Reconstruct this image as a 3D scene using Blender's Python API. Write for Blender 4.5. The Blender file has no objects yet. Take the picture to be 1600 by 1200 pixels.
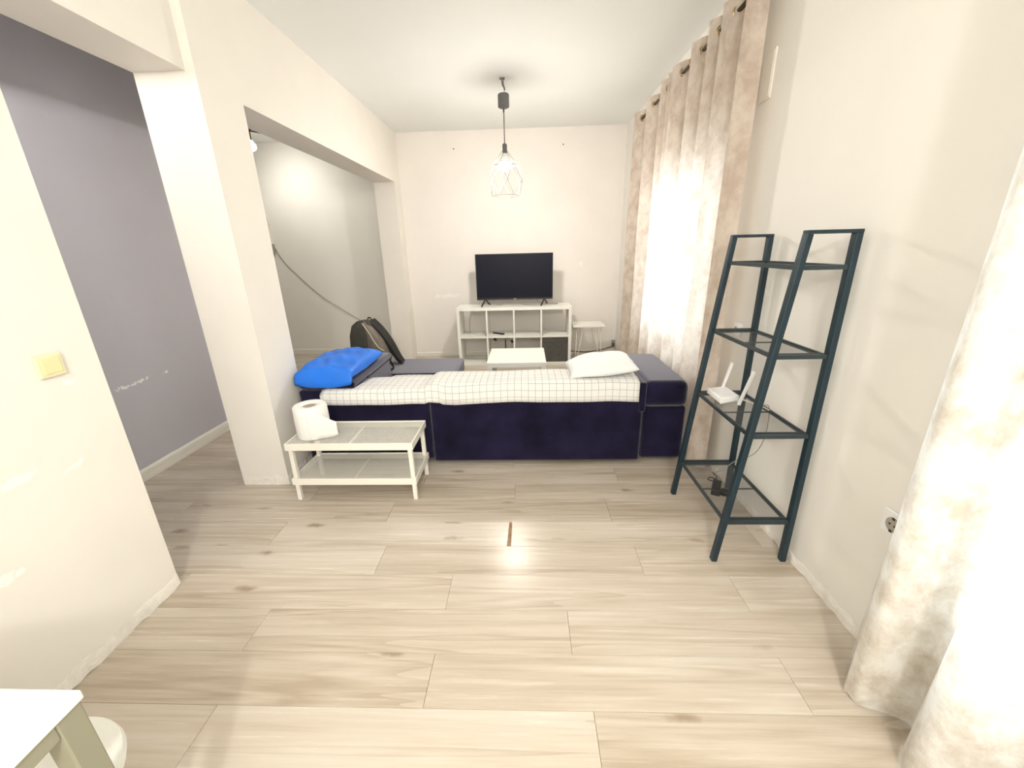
import bpy, bmesh, math, random
from math import sin, cos, pi, radians, sqrt
from mathutils import Vector, Matrix
random.seed(7)
S = bpy.context.scene
C = S.collection

# ------------------------------------------------------------------ camera
CH = 1.48                                    # lens height
PITCH, YAW, ROLL, FPX = -0.32417, -0.03962, -0.02537, 628.94
cy_, sy_, cp_, sp_ = cos(YAW), sin(YAW), cos(PITCH), sin(PITCH)
fwd = Vector((sy_ * cp_, cy_ * cp_, sp_))
rt = Vector((cy_, -sy_, 0))
up = rt.cross(fwd)
r2 = cos(ROLL) * rt + sin(ROLL) * up
u2 = -sin(ROLL) * rt + cos(ROLL) * up
cd = bpy.data.cameras.new('camera')
cd.sensor_width = 36.0
cd.lens = FPX * 36.0 / 1600.0
cd.clip_start = 0.02
cam = bpy.data.objects.new('camera', cd)
C.objects.link(cam)
cam.matrix_world = Matrix(((r2.x, u2.x, -fwd.x, 0), (r2.y, u2.y, -fwd.y, 0), (r2.z, u2.z, -fwd.z, CH), (0, 0, 0, 1)))
S.camera = cam

# ------------------------------------------------------------------ light and exposure
S.view_settings.view_transform = 'Standard'
S.view_settings.look = 'None'
S.view_settings.gamma = 1.0
S.view_settings.use_curve_mapping = False
S.view_settings.exposure = 1.2
W = bpy.data.worlds.new('sky')
S.world = W
W.use_nodes = True
bg = W.node_tree.nodes['Background']
bg.inputs['Color'].default_value = (0.80, 0.90, 1.0, 1)
bg.inputs['Strength'].default_value = 1.0

LAMP_W, BACK_LAMP_W = 23.0, 1.5             # bulbs of the two lamps in view


def point_light(name, loc, watts, col, rad):
    d = bpy.data.lights.new(name, 'POINT')
    d.energy = watts
    d.color = col
    d.shadow_soft_size = rad
    o = bpy.data.objects.new(name, d)
    C.objects.link(o)
    o.location = loc
    return o


def window_light(name, loc, sy, sz, watts, col):
    d = bpy.data.lights.new(name, 'AREA')
    d.shape = 'RECTANGLE'
    d.size, d.size_y = sz, sy
    d.energy = watts
    d.color = col
    o = bpy.data.objects.new(name, d)
    C.objects.link(o)
    o.location = loc
    o.rotation_euler = (0, radians(90), 0)   # shines towards -x, into the room
    return o


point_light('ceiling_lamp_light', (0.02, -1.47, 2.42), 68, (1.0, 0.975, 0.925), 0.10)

hd = bpy.data.lights.new('hall_lamp_light', 'SPOT')   # shaded lamp in the hall: shines below its rim only
hd.energy = 9
hd.color = (1.0, 0.97, 0.93)
hd.spot_size = radians(178)
hd.spot_blend = 0.02
hd.shadow_soft_size = 0.05
ho = bpy.data.objects.new('hall_lamp_light', hd)
C.objects.link(ho)
ho.location = (-2.30, 1.62, 2.345)
bd = bpy.data.lights.new('back_room_lamp_light', 'SPOT')   # the reflector bulb of the back room's ceiling lamp
bd.energy = 11
bd.color = (1.0, 0.97, 0.88)
bd.spot_size = radians(165)
bd.spot_blend = 1.0
bd.shadow_soft_size = 0.05
bo = bpy.data.objects.new('back_room_lamp_light', bd)
C.objects.link(bo)
bo.location = (-3.13, 5.23, 2.60)
bo.rotation_euler = Vector((0.10, 0.75, -0.72)).to_track_quat('-Z', 'Y').to_euler()
window_light('daylight_far_window', (1.42, 3.5, 1.35), 1.45, 1.25, 12, (0.80, 0.92, 1.0))
window_light('daylight_near_window', (1.42, 0.05, 1.3), 1.7, 1.5, 38, (0.80, 0.92, 1.0))

# ------------------------------------------------------------------ dimensions of the room
XA, TH, XP = -1.668, 0.268, -1.62            # near left wall, its thickness, pillar face
Y1, Y2, Y3, Y4 = 1.467, 2.327, 2.672, 5.515
YB, YBR = 5.76, 6.0
XR, HC, HT, HB = 1.28, 2.898, 2.353, 2.306
XH = -2.69
YN = -2.7


# ------------------------------------------------------------------ materials
def nodes_of(name):
    m = bpy.data.materials.new(name)
    m.use_nodes = True
    nt = m.node_tree
    return m, nt, nt.nodes['Principled BSDF'], nt.nodes['Material Output']


def setp(b, **k):
    for key, v in k.items():
        n = key.replace('_', ' ')
        if n in b.inputs:
            b.inputs[n].default_value = v


def mat(name, col, rough=0.6, metal=0.0, var=0.0, scale=8.0, bump=0.0, bscale=60.0, **extra):
    m, nt, b, out = nodes_of(name)
    setp(b, Base_Color=(*col, 1), Roughness=rough, Metallic=metal)
    for k, v in extra.items():
        setp(b, **{k: v})
    tc = nt.nodes.new('ShaderNodeTexCoord')
    if var:
        n = nt.nodes.new('ShaderNodeTexNoise')
        n.inputs['Scale'].default_value = scale
        n.inputs['Detail'].default_value = 5
        nt.links.new(tc.outputs['Object'], n.inputs['Vector'])
        r = nt.nodes.new('ShaderNodeValToRGB')
        r.color_ramp.elements[0].position = 0.3
        r.color_ramp.elements[1].position = 0.7
        r.color_ramp.elements[0].color = (*[c * (1 - var) for c in col], 1)
        r.color_ramp.elements[1].color = (*[min(1, c * (1 + var)) for c in col], 1)
        nt.links.new(n.outputs['Fac'], r.inputs['Fac'])
        nt.links.new(r.outputs['Color'], b.inputs['Base Color'])
    if bump:
        n = nt.nodes.new('ShaderNodeTexNoise')
        n.inputs['Scale'].default_value = bscale
        n.inputs['Detail'].default_value = 4
        nt.links.new(tc.outputs['Object'], n.inputs['Vector'])
        bp = nt.nodes.new('ShaderNodeBump')
        bp.inputs['Strength'].default_value = bump
        bp.inputs['Distance'].default_value = 0.01
        nt.links.new(n.outputs['Fac'], bp.inputs['Height'])
        nt.links.new(bp.outputs['Normal'], b.inputs['Normal'])
    return m


def emit(name, col, strength):
    m, nt, b, out = nodes_of(name)
    setp(b, Base_Color=(1, 1, 1, 1), Emission_Color=(*col, 1), Emission_Strength=strength)
    return m


def math_node(nt, op, a, b_=None, c=None):
    n = nt.nodes.new('ShaderNodeMath')
    n.operation = op
    for i, v in enumerate((a, b_, c)):
        if v is None:
            continue
        if isinstance(v, (int, float)):
            n.inputs[i].default_value = v
        else:
            nt.links.new(v, n.inputs[i])
    return n.outputs[0]


def scuffed(name, col, patches, patch_col, rough=0.75, nscale=26.0, thresh=0.56, axis=('Y', 'Z')):
    """wall paint with chips worn through it inside the given (u, v, su, sv, slope) spots"""
    m = mat(name, col, rough, var=0.02, scale=3.0, bump=0.08, bscale=35)
    nt = m.node_tree
    b = nt.nodes['Principled BSDF']
    tc = nt.nodes.new('ShaderNodeTexCoord')
    sep = nt.nodes.new('ShaderNodeSeparateXYZ')
    nt.links.new(tc.outputs['Object'], sep.inputs[0])
    u, v = sep.outputs[axis[0]], sep.outputs[axis[1]]
    tot = None
    for (pu, pv, su, sv, slope) in patches:
        du = math_node(nt, 'SUBTRACT', u, pu)
        dv = math_node(nt, 'SUBTRACT', math_node(nt, 'SUBTRACT', v, pv), math_node(nt, 'MULTIPLY', du, slope))
        a = math_node(nt, 'POWER', math_node(nt, 'DIVIDE', du, su), 2.0)
        c = math_node(nt, 'POWER', math_node(nt, 'DIVIDE', dv, sv), 2.0)
        g = math_node(nt, 'SUBTRACT', 1.0, math_node(nt, 'ADD', a, c))
        g = math_node(nt, 'MAXIMUM', g, 0.0)
        tot = g if tot is None else math_node(nt, 'MAXIMUM', tot, g)
    n = nt.nodes.new('ShaderNodeTexNoise')
    n.inputs['Scale'].default_value = nscale
    n.inputs['Detail'].default_value = 5
    nt.links.new(tc.outputs['Object'], n.inputs['Vector'])
    f = math_node(nt, 'GREATER_THAN', math_node(nt, 'ADD', n.outputs['Fac'], math_node(nt, 'MULTIPLY', tot, 0.28)), thresh + 0.14)
    f = math_node(nt, 'MULTIPLY', f, math_node(nt, 'GREATER_THAN', tot, 0.02))
    mx = nt.nodes.new('ShaderNodeMix')
    mx.data_type = 'RGBA'
    old = b.inputs['Base Color'].links[0].from_socket
    nt.links.new(f, mx.inputs[0])
    nt.links.new(old, mx.inputs[6])
    mx.inputs[7].default_value = (*patch_col, 1)
    nt.links.new(mx.outputs[2], b.inputs['Base Color'])
    return m


def wood_mat():
    m, nt, b, out = nodes_of('greige_oak_laminate')
    L = nt.links.new
    tc = nt.nodes.new('ShaderNodeTexCoord')
    oi = nt.nodes.new('ShaderNodeObjectInfo')
    off = nt.nodes.new('ShaderNodeVectorMath')
    off.operation = 'SCALE'
    off.inputs[0].default_value = (37.0, 53.0, 71.0)
    L(oi.outputs['Random'], off.inputs['Scale'])
    add = nt.nodes.new('ShaderNodeVectorMath')
    L(tc.outputs['Object'], add.inputs[0])
    L(off.outputs[0], add.inputs[1])

    def mapping(sx, sy, sz):
        mp = nt.nodes.new('ShaderNodeMapping')
        mp.inputs['Scale'].default_value = (sx, sy, sz)
        L(add.outputs[0], mp.inputs['Vector'])
        return mp.outputs[0]

    def noise(vec, sc, det=5, rough=0.55, dist=0.0):
        n = nt.nodes.new('ShaderNodeTexNoise')
        n.inputs['Scale'].default_value = sc
        n.inputs['Detail'].default_value = det
        n.inputs['Roughness'].default_value = rough
        n.inputs['Distortion'].default_value = dist
        L(vec, n.inputs['Vector'])
        return n.outputs['Fac']
    fine = noise(mapping(2.5, 60, 1), 1.0, 6, 0.65)
    broad = noise(mapping(0.8, 9.0, 1), 1.0, 4, 0.55, 0.25)
    cath = noise(mapping(0.38, 8.0, 1), 1.0, 2, 0.4, 0.25)
    rings = math_node(nt, 'PINGPONG', math_node(nt, 'MULTIPLY', cath, 9.0), 0.5)
    rings = math_node(nt, 'MULTIPLY', rings, math_node(nt, 'GREATER_THAN', cath, 0.50))
    knot = nt.nodes.new('ShaderNodeTexVoronoi')
    knot.inputs['Scale'].default_value = 1.0
    knot.inputs['Randomness'].default_value = 1.0
    wob = nt.nodes.new('ShaderNodeVectorMath')
    wob.operation = 'MULTIPLY_ADD'
    nz = nt.nodes.new('ShaderNodeTexNoise')
    nz.inputs['Scale'].default_value = 18
    L(add.outputs[0], nz.inputs['Vector'])
    L(nz.outputs['Color'], wob.inputs[0])
    wob.inputs[1].default_value = (0.28, 0.16, 0)
    L(mapping(2.6, 7.5, 0.01), wob.inputs[2])
    L(wob.outputs[0], knot.inputs['Vector'])
    kn = nt.nodes.new('ShaderNodeMapRange')
    kn.interpolation_type = 'SMOOTHSTEP'
    kn.inputs['From Min'].default_value = 0.03
    kn.inputs['From Max'].default_value = 0.20
    kn.inputs['To Min'].default_value = 1.0
    kn.inputs['To Max'].default_value = 0.0
    L(knot.outputs['Distance'], kn.inputs['Value'])
    ks = nt.nodes.new('ShaderNodeSeparateColor')
    L(knot.outputs['Color'], ks.inputs[0])
    knf = math_node(nt, 'MULTIPLY', kn.outputs[0], math_node(nt, 'GREATER_THAN', ks.outputs[0], 0.40))
    r = nt.nodes.new('ShaderNodeValToRGB')
    e = r.color_ramp.elements
    e[0].position, e[0].color = 0.28, (0.43, 0.355, 0.27, 1)
    e[1].position, e[1].color = 0.72, (0.67, 0.615, 0.54, 1)
    mid = r.color_ramp.elements.new(0.5)
    mid.color = (0.575, 0.50, 0.41, 1)
    f = math_node(nt, 'ADD', math_node(nt, 'MULTIPLY', fine, 0.40), math_node(nt, 'MULTIPLY', broad, 0.60))
    f = math_node(nt, 'SUBTRACT', f, math_node(nt, 'MULTIPLY', rings, 0.26))
    f = math_node(nt, 'ADD', f, math_node(nt, 'MULTIPLY', math_node(nt, 'SUBTRACT', oi.outputs['Random'], 0.35), 0.14))
    L(f, r.inputs['Fac'])
    mx = nt.nodes.new('ShaderNodeMix')
    mx.data_type = 'RGBA'
    L(math_node(nt, 'MULTIPLY', knf, 0.62), mx.inputs[0])
    L(r.outputs['Color'], mx.inputs[6])
    mx.inputs[7].default_value = (0.20, 0.12, 0.06, 1)
    L(mx.outputs[2], b.inputs['Base Color'])
    setp(b, Roughness=0.27, Specular_IOR_Level=0.42)
    rr = math_node(nt, 'MULTIPLY_ADD', fine, 0.12, 0.20)
    L(rr, b.inputs['Roughness'])
    bp = nt.nodes.new('ShaderNodeBump')
    bp.inputs['Strength'].default_value = 0.06
    bp.inputs['Distance'].default_value = 0.004
    L(fine, bp.inputs['Height'])
    L(bp.outputs['Normal'], b.inputs['Normal'])
    return m


def grid_cloth():
    m, nt, b, out = nodes_of('white_cotton_with_grey_checks')
    uv = nt.nodes.new('ShaderNodeUVMap')
    sep = nt.nodes.new('ShaderNodeSeparateXYZ')
    nt.links.new(uv.outputs[0], sep.inputs[0])

    def line(s):
        q = math_node(nt, 'PINGPONG', s, 0.0235)
        return math_node(nt, 'LESS_THAN', q, 0.0013)
    f = math_node(nt, 'MAXIMUM', line(sep.outputs['X']), line(sep.outputs['Y']))
    mx = nt.nodes.new('ShaderNodeMix')
    mx.data_type = 'RGBA'
    nt.links.new(f, mx.inputs[0])
    mx.inputs[6].default_value = (0.80, 0.79, 0.765, 1)
    mx.inputs[7].default_value = (0.33, 0.33, 0.34, 1)
    nt.links.new(mx.outputs[2], b.inputs['Base Color'])
    setp(b, Roughness=0.9)
    return m


def curtain_mat(name, lo, hi, trans):
    m = mat(name, lo, 0.7)
    nt = m.node_tree
    b = nt.nodes['Principled BSDF']
    out = nt.nodes['Material Output']
    tc = nt.nodes.new('ShaderNodeTexCoord')
    n = nt.nodes.new('ShaderNodeTexNoise')
    n.inputs['Scale'].default_value = 11
    n.inputs['Detail'].default_value = 8
    n.inputs['Roughness'].default_value = 0.7
    n.inputs['Distortion'].default_value = 0.15
    mp = nt.nodes.new('ShaderNodeMapping')
    mp.inputs['Scale'].default_value = (1, 1, 0.75)
    nt.links.new(tc.outputs['Object'], mp.inputs[0])
    nt.links.new(mp.outputs[0], n.inputs['Vector'])
    r = nt.nodes.new('ShaderNodeValToRGB')
    r.color_ramp.elements[0].position, r.color_ramp.elements[0].color = 0.36, (*lo, 1)
    r.color_ramp.elements[1].position, r.color_ramp.elements[1].color = 0.60, (*hi, 1)
    nt.links.new(n.outputs['Fac'], r.inputs['Fac'])
    nt.links.new(r.outputs['Color'], b.inputs['Base Color'])
    setp(b, Sheen_Weight=0.25, Sheen_Roughness=0.4, Specular_IOR_Level=0.2)
    t = nt.nodes.new('ShaderNodeBsdfTranslucent')
    nt.links.new(r.outputs['Color'], t.inputs['Color'])
    mx = nt.nodes.new('ShaderNodeMixShader')
    mx.inputs[0].default_value = trans
    nt.links.new(b.outputs[0], mx.inputs[1])
    nt.links.new(t.outputs[0], mx.inputs[2])
    nt.links.new(mx.outputs[0], out.inputs['Surface'])
    return m


def velvet_mat():
    """dark pile; its sheen is painted into the base colour, paler at grazing views"""
    m = mat('dark_navy_velvet', (0.012, 0.0095, 0.030), 0.8, var=0.45, scale=5, bump=0.12, bscale=220, Specular_IOR_Level=0.1)
    nt = m.node_tree
    b = nt.nodes['Principled BSDF']
    lw = nt.nodes.new('ShaderNodeLayerWeight')
    lw.inputs['Blend'].default_value = 0.5
    f = math_node(nt, 'MINIMUM', math_node(nt, 'POWER', lw.outputs['Facing'], 2.8), 0.42)
    mx = nt.nodes.new('ShaderNodeMix')
    mx.data_type = 'RGBA'
    old = b.inputs['Base Color'].links[0].from_socket
    nt.links.new(f, mx.inputs[0])
    nt.links.new(old, mx.inputs[6])
    mx.inputs[7].default_value = (0.54, 0.54, 0.61, 1)  # pale colour stands in for the sheen on tops seen at a shallow angle
    nt.links.new(mx.outputs[2], b.inputs['Base Color'])
    return m


M = {}
M['wall'] = mat('cream_wall_paint', (0.85, 0.825, 0.775), 0.75, var=0.015, scale=2.5, bump=0.08, bscale=30)
M['wall_left'] = scuffed('cream_left_wall_paint', (0.85, 0.81, 0.745),
                         [(1.08, 0.80, 0.10, 0.025, 0.1), (1.26, 0.762, 0.06, 0.018, 0.2), (0.98, 0.52, 0.08, 0.03, 0.1),
                          (1.36, 1.06, 0.05, 0.015, 0.0)], (0.90, 0.885, 0.85))
M['wall_back'] = scuffed('peach_back_wall_paint', (0.85, 0.805, 0.755),
                         [(-1.15, 0.87, 0.30, 0.045, 0.03), (0.75, 1.25, 0.05, 0.04, 0.0)], (0.92, 0.90, 0.86), axis=('X', 'Z'))
M['hall'] = scuffed('violet_grey_hall_paint', (0.56, 0.545, 0.60),
                    [(2.44, 0.665, 0.065, 0.02, 0.0), (2.56, 0.668, 0.12, 0.016, 0.1), (2.79, 0.672, 0.03, 0.014, 0.0)], (0.9, 0.9, 0.9), nscale=60, thresh=0.56)
M['ceiling'] = mat('white_ceiling_paint', (0.88, 0.89, 0.87), 0.85, var=0.01, scale=2)
M['plaster'] = mat('rough_white_plaster', (0.86, 0.82, 0.76), 0.9, var=0.05, scale=30, bump=0.6, bscale=70)
M['trim'] = mat('white_trim_paint', (0.84, 0.81, 0.74), 0.45)
M['wood'] = wood_mat()
M['subfloor'] = mat('brown_board_core', (0.40, 0.25, 0.14), 0.9, var=0.3, scale=40)
M['velvet'] = velvet_mat()
M['sheet'] = grid_cloth()
M['white_cloth'] = mat('white_pillow_cotton', (0.83, 0.85, 0.85), 0.9, bump=0.1, bscale=12)
M['blue'] = mat('bright_blue_satin', (0.022, 0.19, 0.82), 0.42, var=0.2, scale=4, Specular_IOR_Level=0.3)
M['white_gloss'] = mat('white_laminate', (0.86, 0.85, 0.79), 0.35)
M['white_metal'] = mat('white_powder_coat', (0.85, 0.82, 0.74), 0.4)
M['ivory'] = mat('ivory_plastic', (0.82, 0.76, 0.50), 0.4)
M['ivory_in'] = mat('ivory_rocker_plastic', (0.84, 0.75, 0.42), 0.35)
M['white_plastic'] = mat('white_plastic', (0.88, 0.88, 0.88), 0.35)
M['paper'] = mat('white_tissue_paper', (0.87, 0.86, 0.83), 0.95, bump=0.15, bscale=150)
M['cardboard'] = mat('grey_brown_cardboard', (0.42, 0.34, 0.27), 0.9)
M['teal_metal'] = mat('dark_teal_powder_coat', (0.007, 0.023, 0.035), 0.45, var=0.12, scale=4)
M['shelf_grey'] = mat('dark_slate_powder_coat', (0.030, 0.045, 0.052), 0.4, metal=0.2)
M['mesh_dark'] = mat('dark_grey_wire', (0.13, 0.135, 0.135), 0.5)
M['black'] = mat('black_plastic', (0.012, 0.012, 0.014), 0.4)
M['screen'] = mat('black_screen_glass', (0.010, 0.011, 0.020), 0.22, Specular_IOR_Level=0.12)
M['black_cloth'] = mat('black_webbing', (0.010, 0.010, 0.010), 0.85)
M['olive'] = mat('dark_olive_nylon', (0.045, 0.042, 0.032), 0.7, var=0.25, scale=9, bump=0.2, bscale=40)
M['taupe'] = mat('grey_taupe_nylon', (0.15, 0.125, 0.095), 0.6, var=0.25, scale=14, bump=0.3, bscale=25)
M['piping'] = mat('pale_piping', (0.50, 0.46, 0.38), 0.6)
M['grey_box'] = mat('dark_grey_fabric_board', (0.085, 0.080, 0.072), 0.9, var=0.12, scale=20)
M['lamp_grey'] = mat('grey_lamp_metal', (0.13, 0.13, 0.125), 0.5)
M['cage'] = mat('grey_cage_wire', (0.07, 0.07, 0.07), 0.5)
M['brown_metal'] = mat('dark_bronze', (0.07, 0.05, 0.03), 0.4, metal=0.6)
M['brass'] = mat('antique_brass', (0.55, 0.40, 0.22), 0.3, metal=0.9)
M['grey_plastic'] = mat('grey_socket_plastic', (0.38, 0.35, 0.29), 0.6)
M['cable_white'] = mat('white_cable', (0.62, 0.58, 0.50), 0.5)
M['cable_dark'] = mat('dark_brown_cable', (0.10, 0.07, 0.05), 0.5)
M['cable_grey'] = mat('grey_cable', (0.30, 0.28, 0.25), 0.5)
M['tan'] = mat('pale_tan_strap', (0.68, 0.52, 0.40), 0.7)
M['table_frame'] = mat('grey_painted_steel', (0.27, 0.26, 0.19), 0.5)
M['curtain'] = curtain_mat('beige_crushed_velvet', (0.60, 0.50, 0.42), (0.78, 0.70, 0.62), 0.42)
M['curtain_lit'] = curtain_mat('beige_crushed_velvet_lit', (0.60, 0.53, 0.44), (0.83, 0.81, 0.77), 0.30)  # same beige fabric, its colours lightened to stand in for bright light
M['glass'] = mat('window_glass', (1, 1, 1), 0.02, Transmission_Weight=1.0, IOR=1.45)
M['bulb'] = emit('warm_white_bulb', (1.0, 0.95, 0.87), LAMP_W / (pi * 2.5 * pi * 0.055 ** 2))
M['bulb_back'] = emit('white_bulb', (1.0, 0.95, 0.86), BACK_LAMP_W / (pi * 4 * pi * 0.05 ** 2))


# ------------------------------------------------------------------ object helpers
def wloc(o):
    v = Vector((0, 0, 0))
    while o is not None:
        v += Vector(o.location)
        o = o.parent
    return v


def thing(name, label, cat, loc, group=None):
    o = bpy.data.objects.new(name, None)
    o.empty_display_size = 0.1
    C.objects.link(o)
    o.location = loc
    o['label'] = label
    o['category'] = cat
    if group:
        o['group'] = group
    return o


def tag(o, label, cat, group=None):
    o['label'] = label
    o['category'] = cat
    if group:
        o['group'] = group
    return o


class MB:
    """collects shapes in world coordinates, then links them as one mesh object"""

    def __init__(s):
        s.v, s.f = [], []

    def add(s, vs, fs):
        k = len(s.v)
        s.v += [Vector(v) for v in vs]
        s.f += [tuple(i + k for i in f) for f in fs]
        return s

    def box(s, x0, x1, y0, y1, z0, z1):
        vs = [(x, y, z) for z in (z0, z1) for y in (y0, y1) for x in (x0, x1)]
        return s.add(vs, [(0, 2, 3, 1), (4, 5, 7, 6), (0, 1, 5, 4), (2, 6, 7, 3), (0, 4, 6, 2), (1, 3, 7, 5)])

    def hexa(s, bot, top):
        """bot, top: four corners each, counter-clockwise seen from above"""
        return s.add(list(bot) + list(top), [(3, 2, 1, 0), (4, 5, 6, 7), (0, 1, 5, 4), (1, 2, 6, 5), (2, 3, 7, 6), (3, 0, 4, 7)])

    def bar(s, p, q, w, h, upv=(0, 0, 1)):
        """rectangular bar from p to q; w across, h along upv"""
        p, q = Vector(p), Vector(q)
        d = (q - p).normalized()
        a = d.cross(Vector(upv))
        if a.length < 1e-4:
            a = d.cross(Vector((1, 0, 0)))
        a.normalize()
        b = a.cross(d)
        o = [(-w / 2, -h / 2), (w / 2, -h / 2), (w / 2, h / 2), (-w / 2, h / 2)]
        vs = [p + a * i + b * j for i, j in o] + [q + a * i + b * j for i, j in o]
        return s.add(vs, [(0, 1, 2, 3), (7, 6, 5, 4), (0, 4, 5, 1), (1, 5, 6, 2), (2, 6, 7, 3), (3, 7, 4, 0)])

    def tube(s, pts, r, n=8, caps=True):
        pts = [Vector(p) for p in pts]
        rings = []
        ref = None
        for i, p in enumerate(pts):
            d = (pts[min(i + 1, len(pts) - 1)] - pts[max(i - 1, 0)])
            d.normalize()
            if ref is None:
                ref = d.orthogonal().normalized()
            else:
                ref = (ref - d * ref.dot(d)).normalized()
            b = d.cross(ref)
            rr = r[i] if isinstance(r, (list, tuple)) else r
            rings.append([p + (ref * cos(2 * pi * k / n) + b * sin(2 * pi * k / n)) * rr for k in range(n)])
        k0 = len(s.v)
        for rg in rings:
            s.v += rg
        for i in range(len(pts) - 1):
            for k in range(n):
                a, b = k0 + i * n + k, k0 + i * n + (k + 1) % n
                s.f.append((a, b, b + n, a + n))
        if caps:
            s.f.append(tuple(k0 + k for k in reversed(range(n))))
            e = k0 + (len(pts) - 1) * n
            s.f.append(tuple(e + k for k in range(n)))
        return s

    def lathe(s, c, prof, n=24, axis='z', caps=True):
        """prof: (radius, height) pairs about an axis through c"""
        c = Vector(c)
        k0 = len(s.v)
        for r, h in prof:
            for k in range(n):
                a = 2 * pi * k / n
                if axis == 'z':
                    s.v.append(c + Vector((r * cos(a), r * sin(a), h)))
                elif axis == 'x':
                    s.v.append(c + Vector((h, r * cos(a), r * sin(a))))
                else:
                    s.v.append(c + Vector((r * sin(a), h, r * cos(a))))
        m = len(prof)
        for i in range(m - 1):
            for k in range(n):
                a, b = k0 + i * n + k, k0 + i * n + (k + 1) % n
                s.f.append((a, b, b + n, a + n))
        if caps:
            s.f.append(tuple(k0 + k for k in reversed(range(n))))
            s.f.append(tuple(k0 + (m - 1) * n + k for k in range(n)))
        return s

    def torus(s, c, R, r, axis='y', n=18, m=6):
        c = Vector(c)
        k0 = len(s.v)
        for i in range(n):
            a = 2 * pi * i / n
            for j in range(m):
                b = 2 * pi * j / m
                q, h = R + r * cos(b), r * sin(b)
                e = {'y': (q * cos(a), h, q * sin(a)), 'x': (h, q * cos(a), q * sin(a)), 'z': (q * cos(a), q * sin(a), h)}[axis]
                s.v.append(c + Vector(e))
        for i in range(n):
            for j in range(m):
                s.f.append((k0 + i * m + j, k0 + ((i + 1) % n) * m + j, k0 + ((i + 1) % n) * m + (j + 1) % m, k0 + i * m + (j + 1) % m))
        return s

    def grid(s, P, uvs=None):
        """P: rows of points"""
        nr, nc = len(P), len(P[0])
        k0 = len(s.v)
        for row in P:
            s.v += [Vector(p) for p in row]
        for i in range(nr - 1):
            for j in range(nc - 1):
                s.f.append((k0 + i * nc + j, k0 + i * nc + j + 1, k0 + (i + 1) * nc + j + 1, k0 + (i + 1) * nc + j))
        return s

    def build(s, name, material, parent=None, smooth=False, bevel=0.0, seg=2, origin=None, fix=True):
        w = wloc(parent) if parent is not None else Vector((0, 0, 0))
        o0 = Vector(origin) if origin is not None else w
        me = bpy.data.meshes.new(name)
        me.from_pydata([tuple(v - o0) for v in s.v], [], s.f)
        if fix:
            bm = bmesh.new()
            bm.from_mesh(me)
            bmesh.ops.recalc_face_normals(bm, faces=bm.faces)
            bm.to_mesh(me)
            bm.free()
        if smooth:
            me.polygons.foreach_set('use_smooth', [True] * len(me.polygons))
        me.materials.append(material)
        o = bpy.data.objects.new(name, me)
        C.objects.link(o)
        if parent is not None:
            o.parent = parent
        o.location = o0 - w
        if bevel:
            b = o.modifiers.new('bevel', 'BEVEL')
            b.width = bevel
            b.segments = seg
            b.limit_method = 'ANGLE'
            b.angle_limit = radians(40)
            b.use_clamp_overlap = True
            if seg > 2 or smooth:
                me.polygons.foreach_set('use_smooth', [True] * len(me.polygons))
                wn = o.modifiers.new('weighted', 'WEIGHTED_NORMAL')
                wn.keep_sharp = False
        return o


def structure(name, mb, material, **k):
    o = mb.build(name, material, **k)
    if o.parent is None:
        o['kind'] = 'structure'
    return o


def copy_tree(o, parent=None):
    c = o.copy()
    C.objects.link(c)
    c.parent = parent
    for ch in list(o.children):
        copy_tree(ch, c)
    return c


def curve_pts(keys, n=8):
    """Catmull-Rom through keys (tuples of any length)"""
    K = [Vector(k) if len(k) == 3 else Vector((*k, 0)) for k in keys]
    out = []
    for i in range(len(K) - 1):
        a, b, c, d = K[max(i - 1, 0)], K[i], K[i + 1], K[min(i + 2, len(K) - 1)]
        for j in range(n):
            t = j / n
            out.append(0.5 * ((2 * b) + (c - a) * t + (2 * a - 5 * b + 4 * c - d) * t * t + (3 * b - a - 3 * c + d) * t ** 3))
    out.append(K[-1])
    return out


def sgnpow(x, p):
    return math.copysign(abs(x) ** p, x)


def wob(x, y, z=0.0, f=1.0):
    return (sin(x * 7.1 * f + 1.3 * y * f) + sin(y * 9.7 * f - 2.1 * x * f + 0.7) + sin((x + y) * 13.3 * f + z * 5 + 2.0) * 0.6) / 2.6


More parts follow.
